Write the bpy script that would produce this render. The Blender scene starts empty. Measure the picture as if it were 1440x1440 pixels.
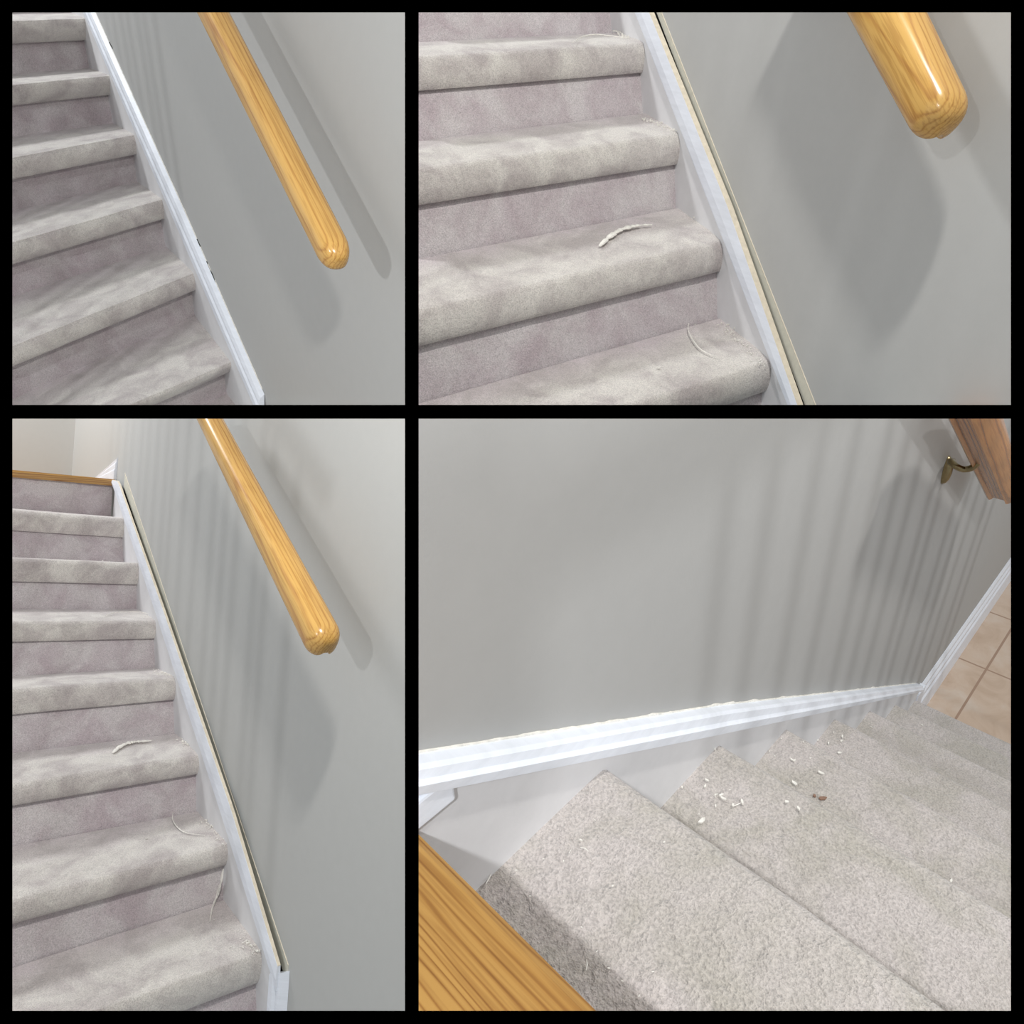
import bpy, bmesh, math, random
from mathutils import Matrix, Vector, noise
random.seed(7)

# ---------------------------------------------------------------- measured stair sections (metres, each in its own stair frame:
# x runs up the flight, y away from the wall, z up).  top = front edge of the nosing, bot = underside of the nosing,
# cor = back of the tread;  the last two numbers are the direction of that edge across the stair.
SC = {
 1: dict(M=[[-0.561794, -0.819807, 0.110921], [-0.528729, 0.25269, -0.810305], [0.636265, -0.513872, -0.575415]], T=[-0.876386, -0.227993, 2.551424], steps={
   0: dict(top=[0.0, 0.0, -0.2165, -0.1837], bot=[0.0058, -0.0648, -0.2165, -0.1837], cor=[0.4819, -0.0086, -0.2165, -0.1837]),
   1: dict(top=[0.3573, 0.1761, -0.2165, -0.1837], bot=[0.4153, 0.1112, -0.2165, -0.1837], cor=[0.8471, 0.1827, -0.2438, -0.2425]),
   2: dict(top=[0.7519, 0.3835, -0.2358, -0.2289], bot=[0.7596, 0.3182, -0.2358, -0.2289], cor=[1.2137, 0.3659, -0.2213, -0.1975]),
   3: dict(top=[1.1223, 0.5707, -0.2182, -0.1891], bot=[1.1378, 0.4961, -0.2182, -0.1891], cor=[1.6203, 0.54, -0.2115, -0.1642]),
   4: dict(top=[1.4843, 0.7471, -0.2093, -0.1517], bot=[1.5073, 0.6725, -0.2093, -0.1517], cor=[1.9618, 0.7225, -0.2046, -0.1177]),
   5: dict(top=[1.829, 0.926, -0.206, -0.1149], bot=[1.9043, 0.8462, -0.206, -0.1149], cor=[2.3457, 0.9036, -0.2066, -0.1026]),
   6: dict(top=[2.194, 1.1115, -0.2081, -0.0954], bot=[2.2875, 1.0238, -0.2081, -0.0954], cor=[2.7046, 1.1112, -0.2081, -0.0954]),
   7: dict(top=[2.6385, 1.2965, -0.2165, -0.1837], bot=[2.6443, 1.2317, -0.2165, -0.1837], cor=[3.0816, 1.2965, -0.2165, -0.1837]),
   8: dict(top=[3.0155, 1.4817, -0.2165, -0.1837], bot=[3.0212, 1.4169, -0.2165, -0.1837], cor=[3.4585, 1.4817, -0.2165, -0.1837]),
 }),
 2: dict(M=[[-0.295369, -0.954495, 0.041194], [-0.556553, 0.13686, -0.819462], [0.776534, -0.26497, -0.571651]], T=[0.817196, 0.323244, 1.542649], steps={
   0: dict(top=[0.0, 0.0, -0.2225, -0.0732], bot=[-0.0126, -0.0753, -0.2225, -0.0732], cor=[0.2638, 0.0, -0.2225, -0.0732]),
   1: dict(top=[0.3127, 0.2131, -0.2225, -0.0732], bot=[0.3001, 0.1379, -0.2225, -0.0732], cor=[0.5766, 0.2131, -0.2225, -0.0732]),
   2: dict(top=[0.6255, 0.4263, -0.2225, -0.0732], bot=[0.6128, 0.351, -0.2225, -0.0732], cor=[0.8875, 0.45, -0.2259, -0.0796]),
   3: dict(top=[0.9453, 0.637, -0.225, -0.079], bot=[0.9225, 0.5651, -0.225, -0.079], cor=[1.2112, 0.6687, -0.2243, -0.079]),
   4: dict(top=[1.2666, 0.8542, -0.2223, -0.0724], bot=[1.2454, 0.779, -0.2223, -0.0724], cor=[1.5042, 0.8824, -0.2227, -0.0746]),
   5: dict(top=[1.5634, 1.0592, -0.2216, -0.0645], bot=[1.5464, 0.9864, -0.2216, -0.0645], cor=[1.801, 1.0821, -0.222, -0.0628]),
   6: dict(top=[1.8764, 1.2788, -0.2225, -0.0732], bot=[1.8637, 1.2035, -0.2225, -0.0732], cor=[2.1402, 1.2788, -0.2225, -0.0732]),
   7: dict(top=[2.1891, 1.4919, -0.2225, -0.0732], bot=[2.1764, 1.4166, -0.2225, -0.0732], cor=[2.4529, 1.4919, -0.2225, -0.0732]),
 }),
 3: dict(M=[[-0.659792, -0.748445, 0.067118], [-0.036412, -0.05737, -0.997689], [0.750566, -0.660711, 0.0106]], T=[-0.512886, 1.451462, 1.771651], steps={
   0: dict(top=[0.0, 0.0, 0.0004, 0.0098], bot=[0.0008, -0.0723, 0.0004, 0.0098], cor=[0.3107, 0.0, 0.0004, 0.0098]),
   1: dict(top=[0.3114, 0.19, 0.0004, 0.0098], bot=[0.3213, 0.1034, 0.0004, 0.0098], cor=[0.6231, 0.2076, -0.0135, -0.0146]),
   2: dict(top=[0.618, 0.3766, -0.0077, -0.0059], bot=[0.6183, 0.3157, -0.0077, -0.0059], cor=[0.9151, 0.3835, 0.0046, 0.0198]),
   3: dict(top=[0.9374, 0.5646, -0.0003, 0.0079], bot=[0.9317, 0.504, -0.0003, 0.0079], cor=[1.2086, 0.5735, 0.0038, 0.0207]),
   4: dict(top=[1.2545, 0.7672, 0.0028, 0.0188], bot=[1.2418, 0.691, 0.0028, 0.0188], cor=[1.5145, 0.76, 0.0036, 0.0242]),
   5: dict(top=[1.5605, 0.9403, 0.0046, 0.0332], bot=[1.5534, 0.8715, 0.0046, 0.0332], cor=[1.8622, 0.9518, 0.0046, 0.0332]),
   6: dict(top=[1.8879, 1.1488, 0.0033, 0.0371], bot=[1.8756, 1.0602, 0.0033, 0.0371], cor=[2.1448, 1.135, 0.0033, 0.0371]),
   7: dict(top=[2.2038, 1.3375, 0.0018, 0.0384], bot=[2.1923, 1.251, 0.0018, 0.0384], cor=[2.4745, 1.3419, 0.0018, 0.0384]),
   8: dict(top=[2.4824, 1.5229, 0.0004, 0.0098], bot=[2.4832, 1.4506, 0.0004, 0.0098], cor=[2.7931, 1.5229, 0.0004, 0.0098]),
 }),
 4: dict(M=[[-0.71137, 0.70053, -0.056662], [0.389308, 0.32564, -0.861625], [-0.585142, -0.634993, -0.504373]], T=[1.586227, 0.694983, 2.684121], steps={
   0: dict(top=[0.0, 0.0, -0.0022, 0.0009], bot=[0.006, -0.05, -0.0022, 0.0009], cor=[0.3098, 0.0, -0.0022, 0.0009]),
   1: dict(top=[0.2798, 0.1901, -0.0022, 0.0009], bot=[0.2858, 0.14, -0.0022, 0.0009], cor=[0.5805, 0.19, -0.0022, 0.0009]),
   2: dict(top=[0.5505, 0.3728, -0.006, 0.0053], bot=[0.5565, 0.3228, -0.006, 0.0053], cor=[0.8554, 0.3728, -0.006, 0.0053]),
   3: dict(top=[0.8254, 0.5584, 0.0042, -0.006], bot=[0.8314, 0.5084, 0.0042, -0.006], cor=[1.1425, 0.5584, 0.0042, -0.006]),
   4: dict(top=[1.1125, 0.7509, -0.001, -0.0002], bot=[1.1185, 0.7009, -0.001, -0.0002], cor=[1.4286, 0.7509, -0.001, -0.0002]),
   5: dict(top=[1.3986, 0.9488, 0.0007, -0.0018], bot=[1.4046, 0.8988, 0.0007, -0.0018], cor=[1.7014, 0.9488, 0.0007, -0.0018]),
   6: dict(top=[1.6714, 1.1314, -0.0041, 0.0026], bot=[1.6774, 1.0814, -0.0041, 0.0026], cor=[1.9919, 1.1314, -0.0041, 0.0026]),
   7: dict(top=[1.9619, 1.3325, -0.0, -0.0005], bot=[1.9679, 1.2825, -0.0, -0.0005], cor=[2.2683, 1.3325, -0.0, -0.0005]),
   8: dict(top=[2.2383, 1.5205, -0.0022, 0.0009], bot=[2.2443, 1.47, -0.0022, 0.0009], cor=[2.5481, 1.52, -0.0022, 0.0009]),
 }),
}
DEB = {
 'rail': {'1': {'A': [-0.3359, 0.12, 1.2993], 'B': [-0.9308, 0.12, 0.9869], 'E': [-0.9719, 0.12, 0.9455], 'w': [0.057, 0.058]}, '2': {'A': [0.4696, 0.08, 1.1443], 'B': [0.2962, 0.08, 1.0195], 'E': [0.2584, 0.08, 0.9869], 'w': [0.086, 0.074]}, '3': {'A': [0.7027, 0.12, 1.7161], 'B': [-0.1267, 0.12, 1.1863], 'E': [-0.1693, 0.12, 1.1347], 'w': [0.064, 0.075]}, '4': {'A': [0.9502, 0.07, 1.4667], 'B': [0.4794, 0.07, 1.1327], 'E': [0.4244, 0.07, 1.0868], 'w': [0.074, 0.078]}},
 'bracket': [[0.6882, -0.012, 1.2274], [0.7389, 0.004, 1.2743], [0.7502, 0.02, 1.2713], [0.7369, 0.035, 1.2637], [0.7392, 0.052, 1.2789], [0.7558, 0.066, 1.3208]],
 'chips4': [[7, 2.06, 0.043, 1.3365, 0.0032, 'c'], [7, 2.1039, 0.0286, 1.3365, 0.0018, 'c'], [7, 2.0911, 0.0457, 1.3365, 0.002, 'c'], [7, 2.0716, 0.0664, 1.3365, 0.002, 'c'], [7, 2.1329, 0.0165, 1.3365, 0.0016, 'c'], [7, 2.0001, 0.1098, 1.3364, 0.0018, 'c'], [7, 2.077, 0.1006, 1.3364, 0.0017, 'c'], [7, 2.1431, 0.0467, 1.3365, 0.002, 'c'], [7, 2.1308, 0.1052, 1.3364, 0.0017, 'c'], [7, 2.1382, 0.1302, 1.3364, 0.0018, 'c'], [7, 2.1422, 0.148, 1.3364, 0.0018, 'c'], [7, 2.1419, 0.1823, 1.3364, 0.0021, 'c'], [7, 2.1163, 0.1791, 1.3364, 0.0018, 'c'], [7, 2.1424, 0.1637, 1.3364, 0.0012, 'c'], [7, 2.0301, 0.0383, 1.3365, 0.0017, 'c'], [6, 1.8143, 0.056, 1.1355, 0.0103, 'big'], [6, 1.8072, 0.0473, 1.1355, 0.0021, 'c'], [6, 1.7583, 0.0536, 1.1355, 0.0069, 'c'], [6, 1.7628, 0.0471, 1.1355, 0.0044, 'c'], [6, 1.7618, 0.0585, 1.1356, 0.0056, 'c'], [6, 1.7415, 0.0576, 1.1355, 0.0022, 'c'], [6, 1.7484, 0.0814, 1.1356, 0.0068, 'c'], [6, 1.7621, 0.0746, 1.1356, 0.0049, 'c'], [6, 1.7799, 0.057, 1.1355, 0.0037, 'c'], [6, 1.7052, 0.1279, 1.1357, 0.0049, 'c'], [6, 1.7046, 0.1453, 1.1358, 0.0049, 'c'], [6, 1.7497, 0.024, 1.1355, 0.0051, 'c'], [6, 1.7609, 0.0277, 1.1355, 0.0044, 'c'], [6, 1.7661, 0.0479, 1.1355, 0.0038, 'c'], [6, 1.7851, 0.0038, 1.1354, 0.0029, 'c'], [6, 1.7387, -0.0005, 1.1354, 0.0026, 'c'], [6, 1.6899, -0.0004, 1.1354, 0.006, 'c'], [5, 1.4684, 0.0443, 0.9527, 0.0063, 'c'], [5, 1.4676, 0.048, 0.9527, 0.0055, 'c'], [5, 1.4813, 0.0166, 0.9528, 0.0032, 'c'], [5, 1.4775, 0.0039, 0.9528, 0.0032, 'c'], [5, 1.4422, 0.0662, 0.9527, 0.0031, 'c'], [5, 1.461, 0.0944, 0.9526, 0.0085, 'c'], [5, 1.5138, 0.0713, 0.9527, 0.0099, 'big'], [5, 1.4149, 0.0397, 0.9527, 0.0028, 'c'], [5, 1.4349, 0.0051, 0.9528, 0.0028, 'c'], [5, 1.5226, 0.2089, 0.9524, 0.0042, 'c'], [5, 1.4978, 0.2805, 0.9523, 0.0024, 'c'], [5, 1.5213, 0.3298, 0.9522, 0.0059, 'big'], [4, 1.2047, -0.0037, 0.7549, 0.0096, 'c'], [4, 1.1983, 0.0221, 0.7549, 0.0057, 'c'], [4, 1.1613, 0.0163, 0.7549, 0.0043, 'c'], [4, 1.1593, 0.0358, 0.7549, 0.0067, 'c'], [4, 1.1724, 0.0397, 0.7549, 0.0057, 'c'], [4, 1.2076, 0.0506, 0.7549, 0.0065, 'c'], [4, 1.1613, -0.0023, 0.7549, 0.0058, 'c'], [3, 0.8881, 0.0275, 0.5622, 0.0045, 'c'], [2, 0.5906, 0.0879, 0.3773, 0.005, 'c']],
 'leaf4': [1.5096, 0.1202, 0.9526],
 'strips4': [[7, [2.1509, 0.1282, 1.3384], [2.1542, 0.1316, 1.3384], [2.1586, 0.1343, 1.3384]], [7, [2.0673, 0.0484, 1.3385], [2.0648, 0.0529, 1.3385], [2.0648, 0.0583, 1.3385]], [7, [2.166, 0.0045, 1.3385], [2.1609, 0.0031, 1.3385], [2.155, 0.0008, 1.3385]], [7, [2.0807, 0.0444, 1.3385], [2.0768, 0.0431, 1.3385]], [6, [1.7649, 0.0754, 1.1376], [1.7566, 0.0791, 1.1376], [1.748, 0.082, 1.1376]]],
 'shave3': [[1.0605, 0.2418, 0.5766], [1.0946, 0.2218, 0.5775], [1.1192, 0.2013, 0.5782], [1.1352, 0.1802, 0.5785], [1.1396, 0.1569, 0.5785], [1.1351, 0.131, 0.5781], [1.1282, 0.1031, 0.5777]],
 'shave2': [[0.9686, 0.3463, 0.6278], [1.0098, 0.3083, 0.6347], [1.0487, 0.2643, 0.6416], [1.0671, 0.2313, 0.6455], [1.0776, 0.1885, 0.649], [1.0746, 0.1482, 0.6507]],
 'curl3': [[0.9221, 0.0758, 0.3892], [0.8641, 0.0944, 0.3878], [0.7934, 0.0968, 0.3861], [0.7442, 0.0829, 0.3851], [0.7024, 0.0431, 0.3843]],
 'curl2': [[0.8572, 0.1101, 0.4474], [0.8127, 0.1347, 0.4421], [0.7323, 0.1514, 0.434], [0.6899, 0.1442, 0.4305], [0.6662, 0.1275, 0.4292]],
 'powder3': [[1.6285, 0.1755, 0.9547], [1.6888, 0.1404, 0.9558], [1.7197, 0.1078, 0.9559], [1.7277, 0.0258, 0.9535], [1.6685, -0.0032, 0.9503]],
 'powder2': [[1.522, 0.2495, 1.0505], [1.6344, 0.1729, 1.0646], [1.672, 0.116, 1.0707], [1.6483, 0.0833, 1.0698], [1.6035, 0.0462, 1.0671]],
 'long3': [[0.6244, 0.0217, 0.2139], [0.5725, 0.0519, 0.2113], [0.5167, 0.0766, 0.2084]],
 'long3u': [[0.6, 0.0159, 0.3119], [0.6, 0.0208, 0.2688]],
 'chips3': [[2, 0.779, 0.1943, 0.3832, 0.0062], [2, 0.6988, 0.2809, 0.3809, 0.0025], [2, 0.3223, 0.1951, 0.3726, 0.0019], [1, 0.5238, 0.0616, 0.2066, 0.0026], [1, 0.3756, 0.0655, 0.1983, 0.0048], [1, 0.3594, 0.0391, 0.1971, 0.0056], [1, 0.3636, 0.0436, 0.1974, 0.0024], [1, 0.3492, 0.0163, 0.1963, 0.0028], [1, 0.4653, 0.1313, 0.204, 0.0029], [1, 0.4006, 0.1302, 0.2003, 0.0032], [3, 1.12, 0.2398, 0.5765, 0.0034], [6, 1.8789, 0.1457, 1.1587, 0.0087], [6, 1.8356, 0.1281, 1.1604, 0.0055], [6, 1.8744, 0.0596, 1.1558, 0.0032]],
 'chips2': [[2, 0.6636, 0.2952, 0.4181, 0.0083], [2, 0.8507, 0.0939, 0.4457, 0.004], [2, 0.7613, 0.089, 0.4379, 0.0039], [2, 0.7212, 0.2021, 0.4283, 0.0027], [3, 1.105, 0.0008, 0.66, 0.0048], [3, 1.0505, 0.1013, 0.6483, 0.0023]],
 'dust': {'2': [[5, [1.7775, -0.0011, 1.0839], [1.6178, 0.0325, 1.0671]], [4, [1.4184, 0.0404, 0.8744], [1.2739, 0.0071, 0.8588]], [2, [0.8357, 0.0141, 0.4486], [0.6029, 0.0349, 0.4264]]], '3': [[4, [1.4409, 0.0325, 0.7667], [1.2771, 0.0014, 0.7706]], [3, [1.1377, 0.0206, 0.5753], [1.0371, -0.0047, 0.5718]], [2, [0.8288, -0.0027, 0.3855], [0.6212, 0.0036, 0.3807]], [1, [0.3969, 0.021, 0.199], [0.3144, 0.0073, 0.1942]]]},
 'crack1': [[[1.7561, -0.012, 1.0655], [1.7048, -0.012, 1.048]], [[0.6753, -0.012, 0.5413], [0.6401, -0.012, 0.5239]], [[0.5748, -0.012, 0.489], [0.504, -0.012, 0.4531], [0.4827, -0.012, 0.4408]]],
 'post3': [[0.231, 0.012, 0.1832], [0.1794, 0.0, 0.2201], [0.1619, -0.014, 0.2174], [0.1586, -0.014, 0.116], [0.2198, 0.012, 0.0922]],
 'mark4': [[2.0646, -0.0135, 1.4758], [2.0611, -0.0135, 1.4624], [1.8904, -0.0135, 1.3882]],
}


SC[3]['steps'][8]['bot'][:2] = [2.455, 1.4935]
sc = bpy.context.scene
COL = sc.collection
V = Vector

# ---------------------------------------------------------------- frames
def cam_from(i):
    M = Matrix(SC[i]['M']); T = V(SC[i]['T'])
    return M, T
M4, T4 = cam_from(4)
def stair_frame(i):
    M, T = cam_from(i)
    R = M4.transposed() @ M
    t = M4.transposed() @ (T - T4)
    return Matrix.Translation(t) @ R.to_4x4()
EYE = M4.transposed() @ (-T4)
FR = {i: stair_frame(i) for i in (1, 2, 3, 4)}

# ---------------------------------------------------------------- node helpers
def new_mat(name):
    m = bpy.data.materials.new(name); m.use_nodes = True
    nt = m.node_tree; nt.nodes.clear()
    out = nt.nodes.new('ShaderNodeOutputMaterial'); b = nt.nodes.new('ShaderNodeBsdfPrincipled')
    nt.links.new(b.outputs[0], out.inputs[0])
    return m, nt, b
def N(nt, t, **kw):
    n = nt.nodes.new(t)
    for k, v in kw.items():
        if k.startswith('_'): setattr(n, k[1:], v)
        else: n.inputs[k.replace('__', ' ')].default_value = v
    return n
def ramp(nt, fac, stops):
    r = nt.nodes.new('ShaderNodeValToRGB'); e = r.color_ramp.elements
    while len(e) < len(stops): e.new(.5)
    for el, (p, c) in zip(e, stops):
        el.position = p; el.color = (*c, 1) if len(c) == 3 else c
    nt.links.new(fac, r.inputs[0]); return r.outputs[0]
def mix(nt, fac, a, b, mode='MIX'):
    n = nt.nodes.new('ShaderNodeMix'); n.data_type = 'RGBA'; n.blend_type = mode
    for s, v in ((0, fac), (6, a), (7, b)):
        if isinstance(v, (int, float)): n.inputs[s].default_value = v
        elif isinstance(v, tuple): n.inputs[s].default_value = (*v, 1)
        else: nt.links.new(v, n.inputs[s])
    return n.outputs[2]
def coords(nt, scale=(1, 1, 1), loc=(0, 0, 0)):
    t = nt.nodes.new('ShaderNodeTexCoord'); m = nt.nodes.new('ShaderNodeMapping')
    m.inputs['Scale'].default_value = scale; m.inputs['Location'].default_value = loc
    nt.links.new(t.outputs['Object'], m.inputs[0]); return m.outputs[0]
def nz(nt, vec, scale, detail=2, rough=.5, dist=0.):
    n = nt.nodes.new('ShaderNodeTexNoise'); n.inputs['Scale'].default_value = scale
    n.inputs['Detail'].default_value = detail; n.inputs['Roughness'].default_value = rough
    n.inputs['Distortion'].default_value = dist
    nt.links.new(vec, n.inputs['Vector']); return n.outputs[0]
def bump(nt, b, h, strength, dist):
    n = nt.nodes.new('ShaderNodeBump'); n.inputs['Strength'].default_value = strength
    n.inputs['Distance'].default_value = dist
    nt.links.new(h, n.inputs['Height']); nt.links.new(n.outputs[0], b.inputs['Normal'])

# ---------------------------------------------------------------- materials
def carpet(name, front, back, grain=330., stain=(.36, .31, .30), bstr=.75, contrast=.26, lumpy=.6):
    m, nt, b = new_mat(name)
    c = coords(nt)
    at = nt.nodes.new('ShaderNodeAttribute'); at.attribute_name = 'front_tone'  # tone mask: paler and greyer at the nosing, pinker and darker behind
    big = nz(nt, c, 5.5, 3, .55)
    sh = nt.nodes.new('ShaderNodeMath'); sh.operation = 'MULTIPLY_ADD'
    nt.links.new(big, sh.inputs[0]); sh.inputs[1].default_value = .9
    nt.links.new(at.outputs['Fac'], sh.inputs[2])
    w = ramp(nt, sh.outputs[0], [(.45, (0, 0, 0)), (1.0, (1, 1, 1))])
    col = mix(nt, w, back, front)
    blot = ramp(nt, nz(nt, c, 9., 4, .6, .6), [(.40, (0, 0, 0)), (.66, (.95, .95, .95))])
    col = mix(nt, blot, col, stain)
    g = nz(nt, c, grain, 2, .7)
    g2 = nz(nt, c, grain * .33, 2, .6)
    gr = ramp(nt, g, [(.33, (1 - contrast,) * 3), (.62, (1.12,) * 3)])
    gr2 = ramp(nt, g2, [(.3, (.94,) * 3), (.7, (1.05,) * 3)])
    col = mix(nt, 1., col, gr, 'MULTIPLY'); col = mix(nt, 1., col, gr2, 'MULTIPLY')
    lump = nz(nt, c, 45., 3, .6, .5)
    nt.links.new(col, b.inputs['Base Color'])
    b.inputs['Roughness'].default_value = 1.; b.inputs['Specular IOR Level'].default_value = .05
    b.inputs['Sheen Weight'].default_value = .45; b.inputs['Sheen Roughness'].default_value = .6
    s = nt.nodes.new('ShaderNodeMath'); s.operation = 'MULTIPLY_ADD'; s.inputs[1].default_value = .6
    nt.links.new(g2, s.inputs[0]); nt.links.new(g, s.inputs[2])
    s2 = nt.nodes.new('ShaderNodeMath'); s2.operation = 'MULTIPLY_ADD'; s2.inputs[1].default_value = lumpy
    nt.links.new(lump, s2.inputs[0]); nt.links.new(s.outputs[0], s2.inputs[2])
    bump(nt, b, s2.outputs[0], bstr, .003)
    return m
def paint(name, col, rough=.55, var=.03, spec=.35, bs=.12, scale=26., stretch=(1, 1, 1)):
    m, nt, b = new_mat(name)
    c = coords(nt, stretch)
    n = nz(nt, c, scale, 4, .6)
    lo = tuple(v * (1 - var) for v in col); hi = tuple(min(1, v * (1 + var)) for v in col)
    nt.links.new(ramp(nt, n, [(.3, lo), (.7, hi)]), b.inputs['Base Color'])
    b.inputs['Roughness'].default_value = rough; b.inputs['Specular IOR Level'].default_value = spec
    bump(nt, b, nz(nt, c, scale * 7, 3, .6), bs, .0015)
    return m
def oak(name, light, mid, dark, rough=.25, scale=1., along=0, coat=.3, dist=6.):
    m, nt, b = new_mat(name)
    st = [26., 26., 26.]; st[along] = 1.6
    c = coords(nt, tuple(s * scale for s in st), (.3, .7, .2))
    warp = nz(nt, c, .35, 2, .5)
    wv = nt.nodes.new('ShaderNodeTexWave'); wv.wave_type = 'RINGS'; wv.rings_direction = 'XYZ'[along]
    wv.inputs['Scale'].default_value = 1.9; wv.inputs['Distortion'].default_value = dist; wv.inputs['Detail'].default_value = 3.
    wv.inputs['Detail Scale'].default_value = .55
    nt.links.new(c, wv.inputs['Vector'])
    col = ramp(nt, wv.outputs['Fac'], [(0, dark), (.12, mid), (.45, light), (1, light)])
    st2 = [240., 240., 240.]; st2[along] = 9.
    pores = nz(nt, coords(nt, tuple(s * scale for s in st2)), 1., 2, .6)
    p = ramp(nt, pores, [(.36, (.80, .74, .68)), (.52, (1, 1, 1))])
    col = mix(nt, 1., col, p, 'MULTIPLY')
    bl = ramp(nt, warp, [(.3, (.9, .86, .82)), (.7, (1.05, 1.05, 1.05))])
    col = mix(nt, 1., col, bl, 'MULTIPLY')
    nt.links.new(col, b.inputs['Base Color'])
    b.inputs['Roughness'].default_value = rough; b.inputs['Coat Weight'].default_value = coat
    b.inputs['Coat Roughness'].default_value = .18
    bump(nt, b, pores, .12, .0008)
    return m

WALL = {i: paint('warm grey wall paint %d' % i, c, .62, .012, .25, .10, 30) for i, c in
        {1: (.455, .458, .446), 2: (.458, .461, .448), 3: (.475, .479, .464), 4: (.42, .42, .41)}.items()}
SKIRT = paint('skirt board white', (.72, .72, .73), .5, .03, .3, .08)
TRIM = paint('trim gloss white', (.80, .84, .91), .38, .05, .45, .12, 14., (1, 1, 6))
CREAM = paint('bare cream edge', (.74, .67, .54), .7, .10, .2, .2, 60)
BEIGE = paint('unpainted drywall edge', (.60, .585, .50), .8, .06, .1, .2, 60)
CARP = carpet('mauve grey stair carpet', (.70, .665, .62), (.60, .525, .545), 330., (.47, .42, .41))
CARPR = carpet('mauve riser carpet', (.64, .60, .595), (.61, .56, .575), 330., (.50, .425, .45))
CARP4 = carpet('beige stair carpet', (.54, .495, .47), (.475, .41, .40), 280., (.44, .41, .36), 1., .24, 2.6)
OAKR = oak('golden oak handrail', (.66, .40, .115), (.61, .35, .09), (.50, .26, .07))
OAKB = oak('orange oak rail', (.50, .22, .06), (.42, .16, .04), (.22, .08, .02))
OAKN = oak('oak floor board', (.47, .265, .07), (.41, .215, .05), (.30, .14, .03), .38, .8, 1, .15, 16.)
def plain(name, col, rough=.5, metal=0., spec=.4):
    m, nt, b = new_mat(name)
    c = coords(nt); n = nz(nt, c, 90., 3, .6)
    nt.links.new(ramp(nt, n, [(.3, tuple(v * .82 for v in col)), (.7, tuple(min(1, v * 1.1) for v in col))]), b.inputs['Base Color'])
    b.inputs['Roughness'].default_value = rough; b.inputs['Metallic'].default_value = metal
    b.inputs['Specular IOR Level'].default_value = spec
    return m
BRASS = plain('antique brass', (.30, .24, .13), .3, 1.)
CHIP = plain('dried white paint', (.86, .84, .78), .6)
DARK = plain('dark gap shade', (.03, .03, .03), 1., 0, 0)  # near-black colour that paints the shade inside gaps
LEAF = plain('brown scrap', (.28, .17, .12), .8)
m, nt, b = new_mat('matt black'); BLACK = m
b.inputs['Base Color'].default_value = (0, 0, 0, 1); b.inputs['Roughness'].default_value = 1; b.inputs['Specular IOR Level'].default_value = 0
# ceramic tiles
m, nt, b = new_mat('beige ceramic tile'); TILE = m
c = coords(nt, (1, 1, 1), (-1 + .285, 1 - .10, 0))
br = nt.nodes.new('ShaderNodeTexBrick'); br.offset = 0; br.squash = 1
for k, v in (('Scale', 1.), ('Mortar Size', .0045), ('Mortar Smooth', .2), ('Brick Width', .39), ('Row Height', .39)): br.inputs[k].default_value = v
nt.links.new(c, br.inputs['Vector'])
tc = ramp(nt, nz(nt, c, 7., 5, .6, 1.), [(.3, (.50, .37, .27)), (.5, (.58, .45, .345)), (.72, (.62, .52, .43))])
nt.links.new(tc, br.inputs['Color1']); nt.links.new(tc, br.inputs['Color2']); br.inputs['Mortar'].default_value = (.36, .24, .17, 1)
nt.links.new(br.outputs['Color'], b.inputs['Base Color']); b.inputs['Roughness'].default_value = .4

# ---------------------------------------------------------------- mesh helpers
class MB:
    def __init__(s): s.v = []; s.f = []; s.w = []
    def quadstrip(s, rows, closed=False):
        n = len(rows[0]); b0 = len(s.v)
        for r in rows: s.v += [tuple(p) for p in r]
        for a in range(len(rows) - 1):
            for j in range(n if closed else n - 1):
                k = (j + 1) % n
                s.f.append((b0 + a * n + j, b0 + a * n + k, b0 + (a + 1) * n + k, b0 + (a + 1) * n + j))
        if closed:
            s.f.append(tuple(b0 + j for j in reversed(range(n))))
            s.f.append(tuple(b0 + (len(rows) - 1) * n + j for j in range(n)))
    def hexa(s, p):
        b = len(s.v); s.v += [tuple(q) for q in p]
        for f in ((0, 3, 2, 1), (4, 5, 6, 7), (0, 1, 5, 4), (1, 2, 6, 5), (2, 3, 7, 6), (3, 0, 4, 7)): s.f.append(tuple(b + i for i in f))
    def box(s, x0, x1, y0, y1, z0, z1):
        s.hexa([(x0, y0, z0), (x1, y0, z0), (x1, y1, z0), (x0, y1, z0), (x0, y0, z1), (x1, y0, z1), (x1, y1, z1), (x0, y1, z1)])
    def tube(s, pts, rad, n=10, flat=1.):
        pts = [V(p) for p in pts]; rows = []
        up = V((0, 0, 1))
        for i, p in enumerate(pts):
            t = (pts[min(i + 1, len(pts) - 1)] - pts[max(i - 1, 0)]).normalized()
            if abs(t.dot(up)) > .95: up = V((0, 1, 0))
            a = t.cross(up).normalized(); bb = a.cross(t)
            r = rad[i] if isinstance(rad, (list, tuple)) else rad
            rows.append([p + a * r * math.cos(q * math.tau / n) + bb * r * flat * math.sin(q * math.tau / n) for q in range(n)])
        s.quadstrip(rows, True)

PIX = {1: (-9999, 579, -9999, 579), 2: (579, 9999, -9999, 579), 3: (-9999, 579, 579, 9999), 4: (579, 9999, 579, 9999)}
def walls_of(i):
    """the four partition planes that close stairwell i off, in its own frame (point, outward normal)"""
    M, T = cam_from(i); C = M.transposed() @ (-T)
    x0, x1, y0, y1 = PIX[i]; out = []
    r, d, f = (V(M[j]) for j in range(3))
    for val, ax, sg in ((x0, r, -1), (x1, r, 1), (y0, d, -1), (y1, d, 1)):
        if abs(val) > 9000: continue
        out.append((C, (ax - f * ((val - 720) / 1000.)).normalized() * sg))
    return out

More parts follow.
